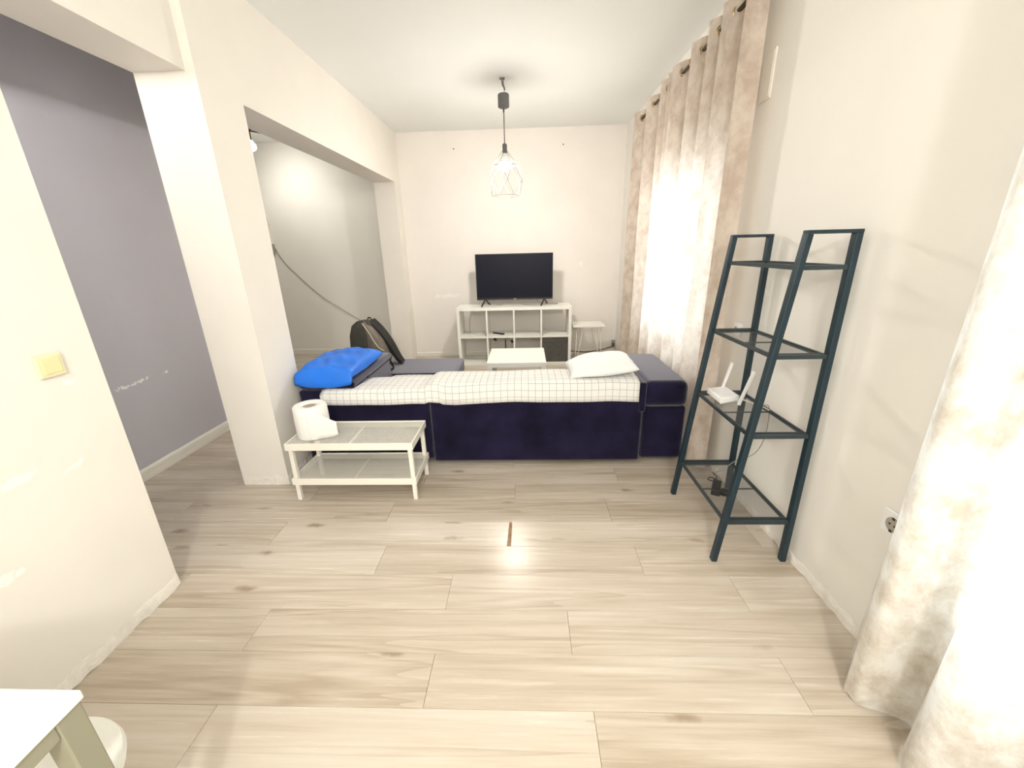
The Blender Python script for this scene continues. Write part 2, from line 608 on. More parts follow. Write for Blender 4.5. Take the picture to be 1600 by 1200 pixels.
# ------------------------------------------------------------------ the room
# floor: boards run from left to right, every board an object of its own
base = MB().box(-4.8, 1.45, YN, 6.1, -0.06, -0.012)
floor = structure('floor', base, M['subfloor'])
PW, PLEN = 0.198, 1.30
known = {0: -0.37, -1: 0.209, 1: 0.159, 2: -0.368, 3: -0.755, 4: -0.104, 5: 0.472, 6: -0.087, -2: -0.55, -3: 0.75}
k_lo = int(math.floor((YN - 0.939) / PW))
k_hi = int(math.ceil((6.05 - 0.939) / PW))
for k in range(k_lo, k_hi):
    ya, yb = 0.939 + k * PW, 0.939 + (k + 1) * PW
    ya, yb = max(ya, YN), min(yb, 6.05)
    if yb - ya < 0.01:
        continue
    xl = -4.7 if ya > 3.3 else -2.72
    xr = 1.31
    j0 = known.get(k, random.uniform(-0.9, 0.4))
    cuts = sorted([j0 + i * PLEN for i in range(-4, 3) if xl + 0.05 < j0 + i * PLEN < xr - 0.05])
    ends = [xl] + cuts + [xr]
    for a, b in zip(ends[:-1], ends[1:]):
        g = 0.0006
        ga = gb = g
        if k == 4 and abs(b - (-0.104)) < 1e-3:
            gb = 0.008
        if k == 4 and abs(a - (-0.104)) < 1e-3:
            ga = 0.008
        cx, cyy = (a + b) / 2, (ya + yb) / 2
        mb = MB()
        e = 0.0011
        x0, x1, y0, y1 = a + ga, b - gb, ya + 0.0005, yb - 0.0005
        dz = random.uniform(-0.0006, 0.0)
        if k == 4 and gb > 0.005:
            vs = [(x0, y0, -0.012), (x1, y0, -0.012), (x1, y1, -0.012), (x0, y1, -0.012), (x0, y0, -e), (x1 - 0.004, y0, -e), (x1 + 0.001, y1, -e), (x0, y1, -e),
                  (x0 + e, y0 + e, dz), (x1 - e - 0.006, y0 + e, dz), (x1 - e, y1 - e, dz), (x0 + e, y1 - e, dz)]
        else:
            vs = [(x0, y0, -0.012), (x1, y0, -0.012), (x1, y1, -0.012), (x0, y1, -0.012), (x0, y0, -e), (x1, y0, -e), (x1, y1, -e), (x0, y1, -e),
                  (x0 + e, y0 + e, dz), (x1 - e, y0 + e, dz), (x1 - e, y1 - e, dz), (x0 + e, y1 - e, dz)]
        fs = [(8, 9, 10, 11)]
        for q in range(4):
            p = (q + 1) % 4
            fs += [(q, p, p + 4, q + 4), (q + 4, p + 4, p + 8, q + 8)]
        mb.add(vs, fs).build('plank', M['wood'], floor, origin=(cx, cyy, 0))

structure('ceiling', MB().box(-4.8, 1.53, YN, 6.25, HC, HC + 0.1), M['ceiling'])

wl = structure('wall_left', MB()
               .box(XA - TH, XA, YN, Y1, 0, HC)
               .box(XA - TH, XA, Y1, Y2, HT, HC)
               .box(XA - TH, XP, Y2, Y3, 0, HC)
               .box(XP - TH, XP, Y3, Y4, HB, HC)
               .box(XP - TH, XP, Y4, YBR + 0.2, 0, HC), M['wall_left'])
structure('wall_back', MB().box(XP, XR + 0.25, YB, YB + 0.44, 0, HC), M['wall_back'])
structure('wall_back_room', MB().box(-4.8, XP - TH, YBR, YBR + 0.2, 0, HC), M['wall'])
structure('wall_hall', MB().box(XH - 0.12, XH, YN, 3.5, 0, HC), M['hall'])
structure('wall_partition', MB().box(-4.8, XH - 0.12, 3.38, 3.5, 0, HC), M['wall'])
structure('wall_far_left', MB().box(-4.95, -4.8, 3.38, YBR + 0.2, 0, HC), M['wall'])
structure('wall_front', MB().box(-2.9, XR + 0.25, YN - 0.15, YN, 0, HC), M['wall'])


def wall_with_holes(holes, x0, x1, y0, y1):
    mb = MB()
    y = y0
    for (a, b, za, zb) in sorted(holes):
        mb.box(x0, x1, y, a, 0, HC)
        mb.box(x0, x1, a, b, 0, za)
        mb.box(x0, x1, a, b, zb, HC)
        y = b
    mb.box(x0, x1, y, y1, 0, HC)
    return mb


HOLES = [(2.76, 4.24, 0.66, 2.02), (-0.82, 0.92, 0.48, 2.12)]
structure('wall_right', wall_with_holes(HOLES, XR, XR + 0.25, YN, YB), M['wall'])
for i, (a, b, za, zb) in enumerate(HOLES):
    w = MB().box(XR + 0.16, XR + 0.22, a, a + 0.06, za, zb).box(XR + 0.16, XR + 0.22, b - 0.06, b, za, zb)
    w.box(XR + 0.16, XR + 0.22, a + 0.06, b - 0.06, za, za + 0.06).box(XR + 0.16, XR + 0.22, a + 0.06, b - 0.06, zb - 0.06, zb)
    w.box(XR + 0.16, XR + 0.22, (a + b) / 2 - 0.04, (a + b) / 2 + 0.04, za + 0.06, zb - 0.06)
    wi = structure('window_%d' % (i + 1), w, M['trim'], bevel=0.004)
    for s0, s1 in ((a + 0.06, (a + b) / 2 - 0.04), ((a + b) / 2 + 0.04, b - 0.06)):
        MB().box(XR + 0.19, XR + 0.194, s0, s1, za + 0.06, zb - 0.06).build('pane', M['glass'], wi)
    MB().box(XR - 0.012, XR + 0.16, a - 0.015, b + 0.015, za - 0.025, za).build('sill', M['trim'], wi, bevel=0.004)


def baseboard(name, p, q, nrm, h=0.075, t=0.014):
    """profiled skirting: flat lower part, groove, rounded lip"""
    p, q, n = Vector(p), Vector(q), Vector(nrm)
    prof = [(0, 0), (t, 0), (t, h * 0.45), (t * 0.75, h * 0.48), (t * 0.75, h * 0.52), (t, h * 0.56), (t * 0.9, h * 0.84), (t * 0.45, h), (0, h)]
    vs = [p + n * a + Vector((0, 0, b)) for a, b in prof] + [q + n * a + Vector((0, 0, b)) for a, b in prof]
    m = len(prof)
    fs = [(i, (i + 1) % m, (i + 1) % m + m, i + m) for i in range(m)] + [tuple(range(m))[::-1], tuple(range(m, 2 * m))]
    return structure(name, MB().add(vs, fs), M['trim'])


baseboard('baseboard_hall', (XH, YN, 0), (XH, 3.5, 0), (1, 0, 0), 0.085, 0.018)
baseboard('baseboard_back', (XP, YB, 0), (XR, YB, 0), (0, -1, 0), 0.06)
baseboard('baseboard_back_room', (-4.8, YBR, 0), (XP - TH, YBR, 0), (0, -1, 0), 0.08)


def plaster_edge(p, q, nrm, h0, h1, t, seed, step=0.035):
    """torn, uneven plaster along the foot of a wall, a part of that wall"""
    rnd = random.Random(seed)
    p, q, n = Vector(p), Vector(q), Vector(nrm)
    L = (q - p).length
    k = max(2, int(L / step))
    rows = []
    for i in range(k + 1):
        b = p.lerp(q, i / k)
        tt = t * rnd.uniform(0.35, 1.25)
        h = rnd.uniform(h0, h1)
        z0 = 0.0 if rnd.random() < 0.75 else rnd.uniform(0.004, 0.014)
        rows.append([b - n * 0.002 + Vector((0, 0, z0)), b + n * tt + Vector((0, 0, z0)), b + n * tt * 0.8 + Vector((0, 0, h * 0.6)), b + n * 0.0015 + Vector((0, 0, h)), b - n * 0.002 + Vector((0, 0, h))])
    return MB().grid(rows)


mb = plaster_edge((XA, Y1, 0), (XA, -0.2, 0), (1, 0, 0), 0.05, 0.066, 0.008, 1)
o = mb.build('plaster_edge', M['plaster'], wl)
mb = plaster_edge((XP - 0.30, Y2, 0), (XP + 0.002, Y2, 0), (0, -1, 0), 0.04, 0.075, 0.008, 2, 0.042)
mb.build('plaster_edge', M['plaster'], wl)
mb = plaster_edge((XP, Y2, 0), (XP, Y3, 0), (1, 0, 0), 0.045, 0.07, 0.010, 3, 0.02)
mb.build('plaster_edge', M['plaster'], wl)
wr = bpy.data.objects['wall_right']
mb = plaster_edge((XR, 1.02, 0), (XR, 2.7, 0), (-1, 0, 0), 0.03, 0.055, 0.009, 4)
mb.build('plaster_edge', M['plaster'], wr)

# ------------------------------------------------------------------ corner sofa
sofa = thing('corner_sofa', 'dark navy velvet corner sofa with its back to the white mesh bench', 'sofa', (-0.25, 3.2, 0))
V = M['velvet']


def cushion(name, x0, x1, y0, y1, z0, z1, bv=0.03, parent=sofa, material=V, puff=0.0):
    return MB().box(x0, x1, y0, y1, z0, z1).build(name, material, parent, bevel=bv, seg=4, smooth=True)


cushion('back_panel', -1.60, -0.688, 2.595, 2.90, 0.035, 0.575, 0.02)
cushion('back_panel', -0.680, 0.79, 2.575, 2.90, 0.025, 0.605, 0.02)
cushion('back_edge', 0.755, 0.803, 2.565, 2.91, 0.40, 0.612, 0.015)
cushion('armrest_base', 0.805, 1.09, 2.60, 3.30, 0.03, 0.425, 0.02)
cushion('armrest_cushion', 0.79, 1.085, 2.565, 3.36, 0.428, 0.617, 0.05)
cushion('armrest_base', -1.60, -1.22, 2.91, 3.48, 0.03, 0.42, 0.02)
cushion('armrest_cushion', -1.60, -1.20, 2.60, 3.46, 0.58, 0.635, 0.027)
cushion('armrest_side', -1.60, -1.22, 2.91, 3.44, 0.42, 0.58, 0.02)
cushion('seat_base', -1.22, 0.80, 2.90, 3.45, 0.05, 0.28, 0.02)
cushion('seat_cushion', -1.20, -0.2, 2.90, 3.47, 0.28, 0.42, 0.035)
cushion('seat_cushion', -0.19, 0.79, 2.90, 3.47, 0.28, 0.42, 0.035)
cushion('chaise_base', -1.60, -0.66, 3.47, 4.02, 0.05, 0.28, 0.02)
cushion('chaise_cushion', -1.60, -0.65, 3.475, 4.035, 0.28, 0.42, 0.03)
for fx, fy in ((-1.5, 2.7), (0.7, 2.7), (1.0, 2.7), (1.0, 3.2), (-1.5, 3.95), (-0.75, 3.95)):
    MB().lathe((fx, fy, 0), [(0.022, 0), (0.025, 0.055)], 12).build('foot', M['black'], sofa)

# ------------------------------------------------------------------ checked bed sheet
def sheet_top(x):
    t = min(1, max(0, (x + 0.72) / 0.06))
    return 0.585 + 0.037 * t + 0.006 * wob(x * 0.9, 0.3)


cols = []
xs = [-1.425 + 2.175 * i / 87 for i in range(88)]
for i, x in enumerate(xs):
    zt = sheet_top(x)
    edge = min(1.0, (x + 1.425) / 0.06)
    zt += 0.016 * (1 - (1 - edge) ** 2) - 0.016
    bulge = 0.022 if x < -0.70 else 0.016
    w = wob(x, 1.0, 0, 0.9)
    hem = 0.487 + 0.006 * wob(x * 1.4, 2.0) + 0.012 * max(0, 1 - abs(x + 0.49) / 0.2) * -1 + (0.010 if -0.69 < x < -0.60 else 0)
    yf = 2.575 - bulge + 0.005 * w
    pts = [(yf - 0.004, hem), (yf, 0.52), (yf + 0.002, 0.555), (yf + 0.004, zt - 0.022), (yf + 0.012, zt - 0.006), (yf + 0.03, zt)]
    for k in range(1, 8):
        pts.append((yf + 0.03 + 0.034 * k, zt + 0.007 * wob(x * 1.3, k * 0.22, 1.0) + 0.003))
    ye = yf + 0.03 + 0.034 * 7
    pts += [(ye + 0.055, zt - 0.004), (ye + 0.072, zt - 0.03), (2.925, 0.50), (2.93, 0.445), (2.96, 0.430)]
    for k in range(1, 6):
        pts.append((2.96 + 0.09 * k, 0.430 + 0.006 * wob(x, k * 0.3)))
    if x < -1.195:                     # ends in front of the armrest
        pts = [(min(y, 2.591 + 0.0001 * q), z if y < 2.59 else max(z, 0.577)) for q, (y, z) in enumerate(pts)]
    cols.append((x, pts))
mb = MB()
mb.grid([[(x, y, z) for (y, z) in pts] for x, pts in cols])
sh = mb.build('bed_sheet', M['sheet'], smooth=True)
tag(sh, 'white bed sheet with thin grey checks draped over the sofa back', 'bed sheet')
uvl = sh.data.uv_layers.new(name='UVMap')
arc = {}
nc = len(cols[0][1])
for i, (x, pts) in enumerate(cols):
    s = 0
    for j, (y, z) in enumerate(pts):
        if j:
            s += sqrt((y - pts[j - 1][0]) ** 2 + (z - pts[j - 1][1]) ** 2)
        arc[i * nc + j] = (x + 3.0, s + 1.0)
for lp in sh.data.loops:
    uvl.data[lp.index].uv = arc[lp.vertex_index]
so = sh.modifiers.new('thickness', 'SOLIDIFY')
so.thickness = 0.003
so.offset = 1


# ------------------------------------------------------------------ pillows
def pillow(name, c, sx, sy, h, material, rot=0.0, tilt=(0, 0), seed=0, droop=None, n=30, wr=0.012, wf=1.0, expn=2.6, rnd=0.0):
    c = Vector(c)
    R = Matrix.Rotation(rot, 3, 'Z') @ Matrix.Rotation(tilt[0], 3, 'X') @ Matrix.Rotation(tilt[1], 3, 'Y')
    top, bot = [], []
    for i in range(n + 1):
        ra, rb = [], []
        for j in range(n + 1):
            u, v = -1 + 2 * i / n, -1 + 2 * j / n
            t = max(0.0, (1 - abs(u) ** expn) * (1 - abs(v) ** expn)) ** 0.5
            px = u * sx * (1 - 0.06 * (1 - v * v) * abs(u)) * sqrt(1 - rnd * v * v)
            py = v * sy * (1 - 0.06 * (1 - u * u) * abs(v)) * sqrt(1 - rnd * u * u)
            zz = h * t + wr * t * wob(u * wf + seed, v * wf, seed, 1.0)
            for sgn, L in ((1, ra), (-1, rb)):
                q = Vector((px, py, sgn * zz * (1.0 if sgn > 0 else 0.55)))
                q = R @ q + c
                if droop:
                    q = droop(q)
                L.append(q)
        top.append(ra)
        bot.append(rb)
    mb = MB().grid(top).grid(bot)
    o = mb.build(name, material, smooth=True, fix=False)
    bm = bmesh.new()
    bm.from_mesh(o.data)
    bmesh.ops.remove_doubles(bm, verts=bm.verts, dist=0.0008)
    bmesh.ops.recalc_face_normals(bm, faces=bm.faces)
    for f in bm.faces:
        f.smooth = True
    bm.to_mesh(o.data)
    bm.free()
    return o


def white_droop(q):
    return Vector((q.x, q.y, max(q.z, 0.632)))


p = pillow('pillow', (0.525, 2.80, 0.665), 0.240, 0.17, 0.086, M['white_cloth'], rot=0.03, tilt=(radians(4), radians(-7)), seed=3, droop=white_droop, wr=0.01)
tag(p, 'white pillow lying on the checked sheet by the right armrest', 'pillow')


def blue_droop(q):
    z = max(q.z, 0.645)
    if q.y < 2.60:                     # hangs over the back of the sofa
        d = 2.60 - q.y
        return Vector((q.x, 2.585 - 0.25 * d, z - 0.75 * d))
    return Vector((q.x, q.y, z))


p = pillow('pillow', (-1.395, 2.875, 0.685), 0.225, 0.40, 0.085, M['blue'], rot=0.0, rnd=0.22, seed=1, droop=blue_droop, wr=0.016, wf=1.1, n=44)
tag(p, 'bright blue satin pillow on the left end of the sofa', 'pillow')

# ------------------------------------------------------------------ backpack on the chaise
bp = thing('backpack', 'dark olive and black backpack standing on the sofa chaise', 'backpack', (-1.52, 3.80, 0.42))


def loft(sections, n=22, e=0.6):
    mb = MB()
    rows = []
    for (cx, cyv, z, hx, hy, sh) in sections:
        r = []
        for k in range(n):
            a = 2 * pi * k / n
            r.append((cx + hx * sgnpow(cos(a), e), cyv + hy * sgnpow(sin(a), e) , z + sh * sgnpow(cos(a), e)))
        rows.append(r)
    k0 = 0
    for r in rows:
        mb.v += [Vector(q) for q in r]
    for i in range(len(rows) - 1):
        for k in range(n):
            a, b = i * n + k, i * n + (k + 1) % n
            mb.f.append((a, b, b + n, a + n))
    mb.f.append(tuple(range(n))[::-1])
    mb.f.append(tuple(range((len(rows) - 1) * n, len(rows) * n)))
    return mb


loft([(-1.575, 3.80, 0.425, 0.115, 0.10, 0), (-1.575, 3.80, 0.46, 0.125, 0.115, 0), (-1.58, 3.80, 0.60, 0.122, 0.115, 0), (-1.575, 3.80, 0.72, 0.118, 0.11, -0.01),
      (-1.565, 3.80, 0.80, 0.100, 0.095, -0.02), (-1.55, 3.80, 0.845, 0.070, 0.07, -0.012), (-1.54, 3.80, 0.866, 0.035, 0.04, 0)]).build('main_compartment', M['olive'], bp, smooth=True)
loft([(-1.44, 3.79, 0.425, 0.075, 0.10, 0), (-1.435, 3.79, 0.50, 0.10, 0.115, -0.01), (-1.435, 3.79, 0.60, 0.095, 0.115, -0.03), (-1.455, 3.79, 0.72, 0.075, 0.10, -0.045),
      (-1.49, 3.79, 0.80, 0.055, 0.085, -0.04), (-1.52, 3.79, 0.85, 0.03, 0.05, -0.02)]).build('side_panel', M['taupe'], bp, smooth=True)
pth = curve_pts([(-1.515, 3.865, 0.850), (-1.43, 3.865, 0.755), (-1.345, 3.86, 0.62), (-1.280, 3.85, 0.49), (-1.235, 3.84, 0.432)], 6)
rows = []
for i, q in enumerate(pth):
    d = (pth[min(i + 1, len(pth) - 1)] - pth[max(i - 1, 0)]).normalized()
    nn = d.cross(Vector((0, 1, 0)))
    hw = 0.085 - 0.045 * (i / (len(pth) - 1)) ** 2
    yv = Vector((0, hw, 0))
    rows.append([q - yv - nn * 0.016, q + yv - nn * 0.016, q + yv + nn * 0.016, q - yv + nn * 0.016, q - yv - nn * 0.016])
MB().grid(rows).add(rows[0][:4], [(0, 1, 2, 3)]).add(rows[-1][:4], [(3, 2, 1, 0)]).build('back_pad', M['black_cloth'], bp)
MB().tube(curve_pts([(-1.53, 3.685, 0.855), (-1.47, 3.675, 0.76), (-1.43, 3.67, 0.68), (-1.39, 3.668, 0.62), (-1.35, 3.68, 0.59)], 6), 0.006, 6).build('piping', M['piping'], bp, smooth=True)
MB().tube(curve_pts([(-1.36, 3.67, 0.50), (-1.325, 3.65, 0.525), (-1.30, 3.64, 0.52), (-1.275, 3.62, 0.49), (-1.255, 3.60, 0.44), (-1.30, 3.59, 0.428)], 6), 0.009, 6).build('strap', M['black_cloth'], bp, smooth=True)
MB().bar((-1.335, 3.60, 0.437), (-1.295, 3.585, 0.432), 0.025, 0.014).build('buckle', M['black'], bp, bevel=0.003)
MB().tube(curve_pts([(-1.68, 3.72, 0.60), (-1.72, 3.70, 0.58), (-1.735, 3.69, 0.565)], 5), 0.010, 6).build('strap', M['black_cloth'], bp, smooth=True)
MB().torus((-1.53, 3.88, 0.862), 0.016, 0.006, 'y', 14, 6).build('grab_loop', M['black_cloth'], bp, smooth=True)


# ------------------------------------------------------------------ white mesh bench
def wire_mesh(x0, x1, y0, y1, z, pitch_x, pitch_y, w, t):
    mb = MB()
    n = int((x1 - x0) / pitch_x)
    for i in range(n + 1):
        x = x0 + (x1 - x0) * i / n
        mb.add([(x - w / 2, y0, z), (x + w / 2, y0, z), (x + w / 2, y1, z), (x - w / 2, y1, z)], [(0, 1, 2, 3)])
    n = int((y1 - y0) / pitch_y)
    for i in range(n + 1):
        y = y0 + (y1 - y0) * i / n
        mb.add([(x0, y - w / 2, z + t), (x1, y - w / 2, z + t), (x1, y + w / 2, z + t), (x0, y + w / 2, z + t)], [(0, 1, 2, 3)])
    return mb


bench = thing('mesh_bench', 'low white metal bench with mesh top and lower shelf', 'bench', (-1.085, 2.315, 0))
BX0, BX1, BY0, BY1 = -1.470, -0.688, 2.135, 2.475
for nm, zt, hh in (('top', 0.398, 0.046), ('shelf', 0.158, 0.044)):
    fr = MB()
    fr.box(BX0, BX1, BY0, BY0 + 0.010, zt - hh, zt).box(BX0, BX1, BY1 - 0.010, BY1, zt - hh, zt)
    fr.box(BX0, BX0 + 0.010, BY0 + 0.010, BY1 - 0.010, zt - hh, zt).box(BX1 - 0.010, BX1, BY0 + 0.010, BY1 - 0.010, zt - hh, zt)
    fr.box((BX0 + BX1) / 2 - 0.005, (BX0 + BX1) / 2 + 0.005, BY0 + 0.010, BY1 - 0.010, zt - 0.016, zt - 0.006)
    f = fr.build(nm + '_frame', M['white_metal'], bench, bevel=0.002)
    wire_mesh(BX0 + 0.010, BX1 - 0.010, BY0 + 0.010, BY1 - 0.010, zt - 0.006, 0.0075, 0.0075, 0.0031, 0.0005).build('mesh_panel', M['white_metal'], f, fix=False)
for sx, sy in ((0, 0), (1, 0), (1, 1), (0, 1)):
    xx = BX0 + 0.024 if sx == 0 else BX1 - 0.024
    yy = BY0 + 0.024 if sy == 0 else BY1 - 0.024
    ox = 0.004 if sx else -0.004
    MB().bar((xx + ox, yy, 0), (xx, yy, 0.352), 0.026, 0.026, (0, 1, 0)).build('leg', M['white_metal'], bench, bevel=0.003)

# paper roll
roll = thing('paper_roll', 'big white paper towel roll with loose sheet on the mesh bench', 'paper roll', (-1.345, 2.27, 0.394))
rc = (-1.345, 2.272, 0.394)
MB().lathe(rc, [(0.040, 0.0), (0.092, 0.0), (0.098, 0.012), (0.099, 0.11), (0.098, 0.196), (0.090, 0.206), (0.042, 0.203), (0.040, 0.195)], 40, caps=False).build('paper', M['paper'], roll, smooth=True)
MB().lathe(rc, [(0.0395, 0.001), (0.0395, 0.196), (0.036, 0.196), (0.036, 0.001)], 24, caps=False).build('core', M['cardboard'], roll, smooth=True)
rows = []
for i in range(9):
    t = i / 8
    a = radians(-78 + 6 * t)
    rr = 0.1005
    sx = rc[0] + rr * cos(a) + 0.155 * t
    sy = rc[1] + rr * sin(a) + 0.040 * t + 0.012 * sin(t * 5)
    hi = 0.198 - 0.08 * t ** 1.1
    lo = 0.004 + 0.028 * t * t
    rows.append([(sx, sy - 0.004 * sin(pi * q / 6) * t, rc[2] + lo + (hi - lo) * q / 6) for q in range(7)])
o = MB().grid(rows).build('loose_sheet', M['paper'], roll, smooth=True)
o.modifiers.new('thickness', 'SOLIDIFY').thickness = 0.002

# ------------------------------------------------------------------ cube bookcase, television and what lies in it
KX0, KX1, KY0, KY1, KH = -0.902, 0.582, 5.18, 5.57, 0.77
bc = thing('cube_bookcase', 'white bookcase of eight open cubes under the television', 'bookcase', ((KX0 + KX1) / 2, 5.37, 0))
WG = M['white_gloss']
MB().box(KX0, KX1, KY0, KY1, KH - 0.038, KH).build('top_panel', WG, bc, bevel=0.002)
MB().box(KX0, KX1, KY0, KY1, 0, 0.038).build('bottom_panel', WG, bc, bevel=0.002)
MB().box(KX0, KX0 + 0.038, KY0, KY1, 0.038, KH - 0.038).build('side_panel', WG, bc, bevel=0.002)
MB().box(KX1 - 0.038, KX1, KY0, KY1, 0.038, KH - 0.038).build('side_panel', WG, bc, bevel=0.002)
ix0, ix1 = KX0 + 0.038, KX1 - 0.038
cw = (ix1 - ix0) / 4
MZ = 0.385
for k in (1, 2, 3):
    x = ix0 + cw * k
    MB().box(x - 0.010, x + 0.010, KY0 + 0.002, KY1, 0.038, KH - 0.038).build('divider', WG, bc)
for k in range(4):
    a = ix0 + cw * k + (0.010 if k else 0)
    b = ix0 + cw * (k + 1) - (0.010 if k < 3 else 0)
    MB().box(a, b, KY0 + 0.002, KY1, MZ - 0.010, MZ + 0.010).build('shelf', WG, bc)

sb = thing('storage_box', 'dark grey storage box in the lower right bookcase cube', 'storage box', (ix0 + cw * 3.5, 5.38, 0.038))
bx0, bx1 = ix0 + cw * 3 + 0.015, ix1 - 0.006
MB().box(bx0, bx1, 5.20, 5.55, 0.039, 0.30).build('body', M['grey_box'], sb, bevel=0.005)
MB().box(bx0 - 0.003, bx1 + 0.003, 5.196, 5.55, 0.301, 0.368).build('lid', M['grey_box'], sb, bevel=0.005)

tv = thing('television', 'black flat screen television standing on the white bookcase', 'television', (-0.148, 5.38, KH))
TX0, TX1, TZ0, TZ1 = -0.645, 0.349, 0.846, 1.423
TYF = 5.365
MB().box(TX0, TX1, TYF, TYF + 0.03, TZ0, TZ1).build('bezel', M['black'], tv, bevel=0.004)
MB().box(TX0 + 0.1, TX1 - 0.1, TYF + 0.03, TYF + 0.065, TZ0 + 0.02, TZ0 + 0.36).build('rear_housing', M['black'], tv, bevel=0.01)
scr = MB().box(TX0 + 0.009, TX1 - 0.009, TYF - 0.0015, TYF + 0.001, TZ0 + 0.022, TZ1 - 0.009).build('screen', M['screen'], tv)
MB().box(-0.162, -0.128, TYF - 0.0035, TYF - 0.0005, TZ0 + 0.006, TZ0 + 0.016).build('badge', M['piping'], tv)
for fx in (-0.535, 0.238):
    f = MB().bar((fx, TYF + 0.015, TZ0 + 0.004), (fx - 0.045 * (1 if fx < 0 else 1), TYF - 0.10, KH + 0.004), 0.016, 0.010)
    f.bar((fx, TYF + 0.015, TZ0 + 0.004), (fx + 0.045, TYF + 0.12, KH + 0.004), 0.016, 0.010)
    f.build('foot', M['black'], tv)
MB().tube(curve_pts([(0.14, 5.42, 0.86), (0.16, 5.43, 0.80), (0.22, 5.45, 0.776), (0.36, 5.47, 0.776), (0.42, 5.44, 0.776), (0.38, 5.36, 0.776), (0.20, 5.33, 0.776), (0.03, 5.34, 0.776), (-0.05, 5.42, 0.776)], 6), 0.0035, 6).build('power_cord', M['cable_grey'], tv, smooth=True)
bb = MB().box(-0.385, -0.315, 5.40, 5.435, KH, KH + 0.012).build('remote_control', M['grey_plastic'], bevel=0.003)
tag(bb, 'small grey remote lying under the television on the bookcase top', 'remote')

rm = thing('remote_control', 'black remote control lying inside an upper bookcase cube', 'remote', (-0.38, 5.36, MZ + 0.010))
Rm = Matrix.Rotation(radians(-38), 3, 'Z')


def rot_box(c, hx, hy, z0, z1, R):
    c = Vector(c)
    q = [c + R @ Vector((a, b, 0)) for a, b in ((-hx, -hy), (hx, -hy), (hx, hy), (-hx, hy))]
    return MB().hexa([(v.x, v.y, z0) for v in q], [(v.x, v.y, z1) for v in q])


rot_box((-0.375, 5.35, 0), 0.09, 0.022, MZ + 0.010, MZ + 0.028, Rm).build('body', M['black'], rm, bevel=0.004)
for k in range(4):
    c = Vector((-0.375, 5.35, 0)) + Rm @ Vector((-0.05 + 0.03 * k, 0, 0))
    MB().lathe((c.x, c.y, MZ + 0.028), [(0.007, 0), (0.006, 0.002)], 10).build('button', M['grey_plastic'], rm)

cl = MB()
cl.tube(curve_pts([(-0.72, 5.40, 0.731), (-0.745, 5.46, 0.66), (-0.78, 5.50, 0.56), (-0.785, 5.48, 0.46), (-0.765, 5.43, 0.402), (-0.70, 5.36, 0.399), (-0.62, 5.36, 0.402), (-0.575, 5.40, 0.43)], 8), 0.006, 8)
o = cl.build('white_cable', M['cable_white'], smooth=True)
tag(o, 'thin white cable curled in the upper left bookcase cube', 'cable')

hp = thing('strap_hoop', 'pale tan strap hoop with dark clips inside a lower bookcase cube', 'strap', (-0.34, 5.4, 0.038))
hoop = curve_pts([(-0.485, 5.40, 0.04), (-0.490, 5.40, 0.16), (-0.475, 5.40, 0.25), (-0.43, 5.41, 0.325), (-0.34, 5.42, 0.345), (-0.25, 5.42, 0.325), (-0.21, 5.42, 0.26), (-0.20, 5.42, 0.16), (-0.20, 5.42, 0.04)], 6)
mb = MB()
for a, b in zip(hoop[:-1], hoop[1:]):
    mb.bar(a, b, 0.035, 0.012, (0, 0, 1) if abs((b - a).z) < abs((b - a).x) else (1, 0, 0))
mb.build('band', M['tan'], hp)
MB().bar((-0.445, 5.385, 0.335), (-0.410, 5.38, 0.305), 0.03, 0.03).build('clip', M['black'], hp, bevel=0.004)
MB().bar((-0.205, 5.385, 0.30), (-0.19, 5.385, 0.265), 0.03, 0.025).build('clip', M['black'], hp, bevel=0.004)
MB().box(-0.297, -0.281, 5.40, 5.416, 0.04, 0.31).build('stick', M['cable_dark'], hp, bevel=0.003)

# ------------------------------------------------------------------ coffee table, side table
ct = thing('coffee_table', 'low square white coffee table between sofa and bookcase', 'coffee table', (-0.10, 3.99, 0))
MB().box(-0.385, 0.185, 3.70, 4.29, 0.40, 0.45).build('tabletop', WG, ct, bevel=0.003)
for sx in (0, 1):
    for sy in (0, 1):
        x = -0.385 if sx == 0 else 0.135
        y = 3.70 if sy == 0 else 4.24
        MB().box(x, x + 0.05, y, y + 0.05, 0, 0.40).build('leg', WG, ct, bevel=0.002)

st = thing('side_table', 'small white side table on hairpin legs right of the bookcase', 'side table', (0.81, 5.32, 0))
MB().box(0.605, 1.012, 5.16, 5.50, 0.498, 0.518).build('tabletop', WG, st, bevel=0.003)
for (tx, bx) in ((0.70, 0.655), (0.92, 0.965)):
    for (ty, by) in ((5.22, 5.19), (5.44, 5.47)):
        s = 1 if tx > 0.8 else -1
        m2 = MB()
        m2.tube([(tx - 0.06 * s + 0.02 * s, ty, 0.498), (bx, by, 0.010)], 0.005, 8)
        m2.tube([(tx + 0.045 * s, ty, 0.498), (bx + 0.012 * s, by, 0.010)], 0.005, 8)
        m2.lathe((bx + 0.006 * s, by, 0), [(0.012, 0), (0.012, 0.012)], 10)
        m2.build('leg', M['white_metal'], st, smooth=True)

